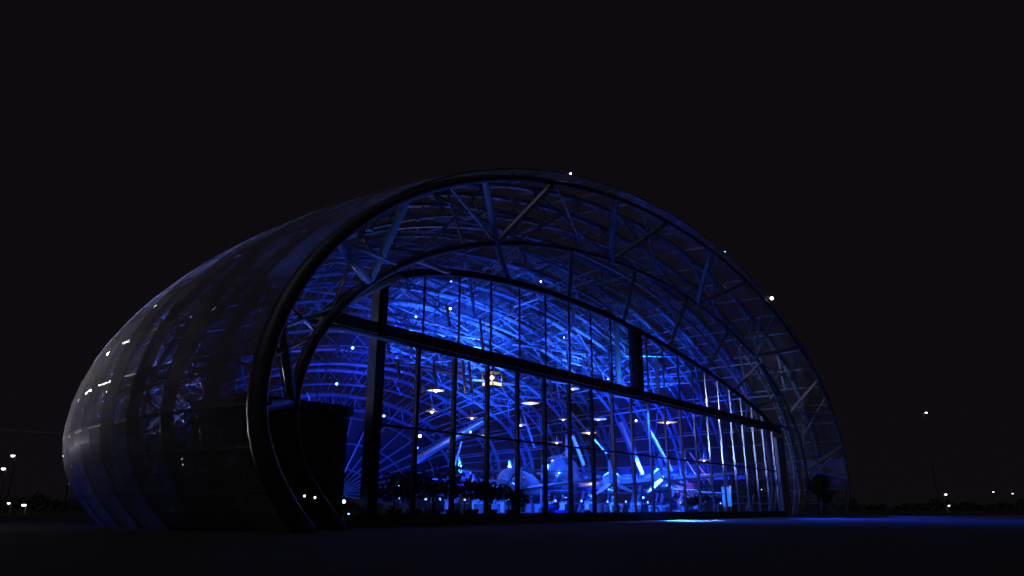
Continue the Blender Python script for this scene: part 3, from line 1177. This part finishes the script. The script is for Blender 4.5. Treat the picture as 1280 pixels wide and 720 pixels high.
for x, y, z, e, tx, ty, tz in [(-19, 15, 1, 26000, -27, 13, 9), (-20, 20, 1, 36000, -25, 19, 8), (-14, 24, 2, 18000, -20, 26, 8), (-22, 12, 1, 18000, -27, 8, 10)]:
    lamp('SPOT', loc2w(x, y, z), e, (.22, .28, 1.), spot_size=math.radians(42), spot_blend=.5, shadow_soft_size=.06, target=loc2w(tx, ty, tz))
# floods that wash the far walls
for x, y, z, e, tx, ty, tz in [(6, 10, 4, 40000, 10, 30, 8), (2, 12, 4, 16000, 4, 32, 8), (14, 8, 4, 36000, 27, 20, 7)]:
    lamp('SPOT', loc2w(x, y, z), e, B1, spot_size=math.radians(100), spot_blend=.9, shadow_soft_size=.2, target=loc2w(tx, ty, tz))
# truss lamps that pick out planes and furniture
for x, y, z, e, tx, ty, tz in [(-2, 2, 9.5, 14000, 8, 12, 1), (10, 3, 8.5, 14000, 14, 8, 0), (-12, 3, 9, 7000, -6, 8, 0), (20, 3, 7, 7000, 17, 7, 0), (4, 20, 10, 14000, 5, 10, 1)]:
    lamp('SPOT', loc2w(x, y, z), e * 1.9, (.012, .08, 1.), spot_size=math.radians(70), spot_blend=.6, shadow_soft_size=.12, target=loc2w(tx, ty, tz))
for x, y, e, tx, ty in [(-15, 1.6, 5000, -9, 9), (-6, 1.8, 8000, 0, 10), (3, 1.8, 8000, 8, 9), (12, 1.6, 8000, 17, 6)]:
    lamp('SPOT', loc2w(x, y, 7.2), e, (.015, .10, 1.), spot_size=math.radians(85), spot_blend=.6, shadow_soft_size=.1, target=loc2w(tx, ty, .5))
lamp('SPOT', loc2w(2, 2.6, 9.2), 3600, (.40, .52, 1.), spot_size=math.radians(30), spot_blend=.5, shadow_soft_size=.1, target=loc2w(18, .2, 9.8))
# cool lamp that rakes the right-hand fins
lamp('SPOT', loc2w(-1, 5.0, 5.5), 3200, (.28, .46, 1.), spot_size=math.radians(38), spot_blend=.5, shadow_soft_size=.1, target=loc2w(17, .5, 8.5))
lamp('SPOT', loc2w(23, 3.5, 3.2), 700, (.35, .22, 1.), spot_size=math.radians(120), spot_blend=.8, shadow_soft_size=.2, target=loc2w(19, 7, 1.5))
# blue light on the paving, from behind the glass and from added lamps outside
lamp('SPOT', loc2w(18, -.75, 6.9), 20000, (.008, .05, 1.), spot_size=math.radians(80), spot_blend=.9, shadow_soft_size=.1, target=(29, 50, 0))  # added lamp outside the glass, draws the blue streak further right
lamp('SPOT', loc2w(7, 1.6, 6.6), 50000, (.03, .16, 1.), spot_size=math.radians(22), spot_blend=.5, shadow_soft_size=.06, target=(11.2, 46.5, 0))
lamp('SPOT', loc2w(7.2, 1.6, 6.6), 30000, (.45, .6, 1.), spot_size=math.radians(9), spot_blend=.6, shadow_soft_size=.06, target=(12.4, 47.2, 0))
lamp('SPOT', loc2w(-1, 1.4, 7), 5000, (.01, .09, 1.), spot_size=math.radians(100), spot_blend=.9, shadow_soft_size=.06, target=loc2w(1, -8, 0))
lamp('SPOT', loc2w(31.5, -5.5, 1.3), 12000, (.008, .06, 1.), spot_size=math.radians(75), spot_blend=.9, shadow_soft_size=.1, target=(75, 51, -3))  # added low lamp outside the right foot, carries the streak past the shell
lamp('SPOT', loc2w(-14, 14, 3), 18000, (.05, .12, 1.), spot_size=math.radians(44), spot_blend=.8, shadow_soft_size=.1, target=loc2w(-24, 21, 8))
lamp('SPOT', loc2w(-25.5, -.6, 1.2), 2600, (.06, .18, 1.), spot_size=math.radians(46), spot_blend=.7, shadow_soft_size=.06, target=loc2w(-24.5, -2.6, 12))
lamp('SPOT', loc2w(-29.0, -1.0, 5.2), 500, (.06, .16, 1.), spot_size=math.radians(70), spot_blend=.7, shadow_soft_size=.06, target=loc2w(-29, -2.8, 10))
lamp('SPOT', loc2w(-19, 13, 4), 26000, (.03, .09, 1.), spot_size=math.radians(36), spot_blend=.8, shadow_soft_size=.1, target=loc2w(-27.5, 13.5, 10.5))
pb = at(774, 470, 9)
lamp('SPOT', loc2w(pb.x - 1.6, pb.y - 2.2, pb.z - 1.5), 1500, (.03, .2, 1.), spot_size=math.radians(75), spot_blend=.6, shadow_soft_size=.06, target=loc2w(pb.x, pb.y, pb.z + 1.5))
# left flank
lamp('SPOT', loc2w(-24, 9, 1.2), 900, (.012, .04, 1.), spot_size=math.radians(110), spot_blend=.8, shadow_soft_size=.2, target=loc2w(-33, 13, 8))

# ------------------------------------------------------------------ outside lamps


def street_lamp(label, u, v, dist, sc=1., strong=True, dy=0):
    r = ray(u, v)
    k = dist / r.y
    x, y, z = r.x * k, dist, r.z * k + CAM_H
    t = thing('street_lamp', label, 'street lamp', (x, y, 0), 0, 'street lamps in the dark distance')
    m = MB()
    m.tube([(0, 0, 0), (0, 0, .5), (0, 0, z * .97), (0, -.2, z + .1)], [.13, .09, .06, .05], 8)
    m.build('pole', ARCH, t, True)
    m = MB()
    m.box((0, -.5, z + .12), (.35, .9, .12))
    m.build('head', DARK, t)
    m = MB()
    m.lathe([(0, -.26 * sc), (.2 * sc, -.2 * sc), (.26 * sc, -.02), (.2 * sc, .0)], 12, 'z', (0, -.6, z + .06))
    m.build('lens', STREETL if strong else STREETD, t, True)
    return t, Vector((x, y, z))


left1 = street_lamp('upper of two tall street lamps at the far left', 20, 570, 95, .9)
street_lamp('lower of two tall street lamps at the far left frame edge', 8, 586, 105, 1.05)
street_lamp('tall lamp post right of the hangar in the dark', 1154, 517, 80, .5)
street_lamp('brighter short lamp near the horizon right of the tall lamp post', 1180, 618, 150, .9)
street_lamp('low lamp at ground level just right of the brighter short lamp', 1184, 632, 150, .7)
street_lamp('dim far lamp at the right, left one of two', 1240, 615, 220, .8, False)
street_lamp('dim far lamp at the right frame edge', 1264, 617, 220, .8, False)
street_lamp('bright low lamp near the ground at the far left', 33, 631, 120, 1.2)
street_lamp('smaller low lamp left of the bright low one', 14, 629, 120, .8)
# the town's lamps wash the left flank of the shell
lamp('SPOT', (-62, 60, 2), 430000, (1, .90, .88), spot_size=math.radians(12), spot_blend=.9, shadow_soft_size=.8, target=(-20.5, 33, 7.0))

t = thing('overhead_cable', 'thin pale cable strung from a pole behind the hangar out of the frame at left', 'cable', (-62, 100, 0))
a, b = ray(-30, 534), ray(96, 543)
pa, pb = a * (98 / a.y), b * (104 / b.y)
m = MB()
m.tube([pa + Vector((62, -100, .7)), (pa + pb) / 2 + Vector((62, -100, .55)), pb + Vector((62, -100, .7))], .09, 6)
m.build('wire', mat('pale_wire', (.5, .5, .5), .5), t, True)
for q in (pa, pb):
    m = MB()
    m.tube([(q.x + 62, q.y - 100, 0), (q.x + 62, q.y - 100, q.z + 1.0)], [.16, .1], 8)
    m.build('pole', ARCH, t, True)

# far dark wood line
m = MB()
for _ in range(5200):
    x = random.uniform(-420, 520)
    h = 4.5 + 2 * math.sin(x * .021) + 2 * math.sin(x * .11) + 1.5 * math.sin(x * .37)
    p = Vector((x, 420 + random.uniform(-8, 8), random.uniform(0, 1) ** .8 * h))
    u = Vector((random.gauss(0, 1), random.gauss(0, .5), random.gauss(0, 1))).normalized() * random.uniform(1, 2.2)
    w = Vector((random.gauss(0, 1), random.gauss(0, .5), random.gauss(0, 1))).normalized() * random.uniform(.8, 1.8)
    m.add([p - u, p + w, p + u, p - w], [(0, 1, 2, 3)])
o = m.build('far_trees', LEAF)
o['kind'] = 'stuff'
o['label'] = 'black line of far trees along the horizon'

# ------------------------------------------------------------------ night sky, dim sun lamp added to lift the dark ground
w = bpy.data.worlds.new('World')
S.world = w
w.use_nodes = True
nt = w.node_tree
bg = nt.nodes['Background']
tc = nt.nodes.new('ShaderNodeTexCoord')
sx = nt.nodes.new('ShaderNodeSeparateXYZ')
nt.links.new(tc.outputs['Generated'], sx.inputs[0])
cr = nt.nodes.new('ShaderNodeValToRGB')
cr.color_ramp.elements[0].position = 0
cr.color_ramp.elements[0].color = (.0046, .0035, .0050, 1)
cr.color_ramp.elements[1].position = .75
cr.color_ramp.elements[1].color = (.0042, .0030, .0046, 1)
nt.links.new(sx.outputs['Z'], cr.inputs[0])
nt.links.new(cr.outputs[0], bg.inputs['Color'])
bg.inputs['Strength'].default_value = 1
sun = lamp('SUN', (0, 0, 60), .10, (.82, .86, 1.), angle=math.radians(40))
sun.rotation_euler = (math.radians(38), 0, math.radians(-25))

S.view_settings.view_transform = 'Standard'
S.view_settings.look = 'None'
S.view_settings.exposure = 0
S.view_settings.gamma = 1
S.render.engine = 'CYCLES'
cy = S.cycles
cy.use_denoising = True
cy.max_bounces = 8
cy.transparent_max_bounces = 24
cy.diffuse_bounces = 3
cy.glossy_bounces = 4
cy.sample_clamp_indirect = 4
cy.caustics_reflective = False
cy.caustics_refractive = False
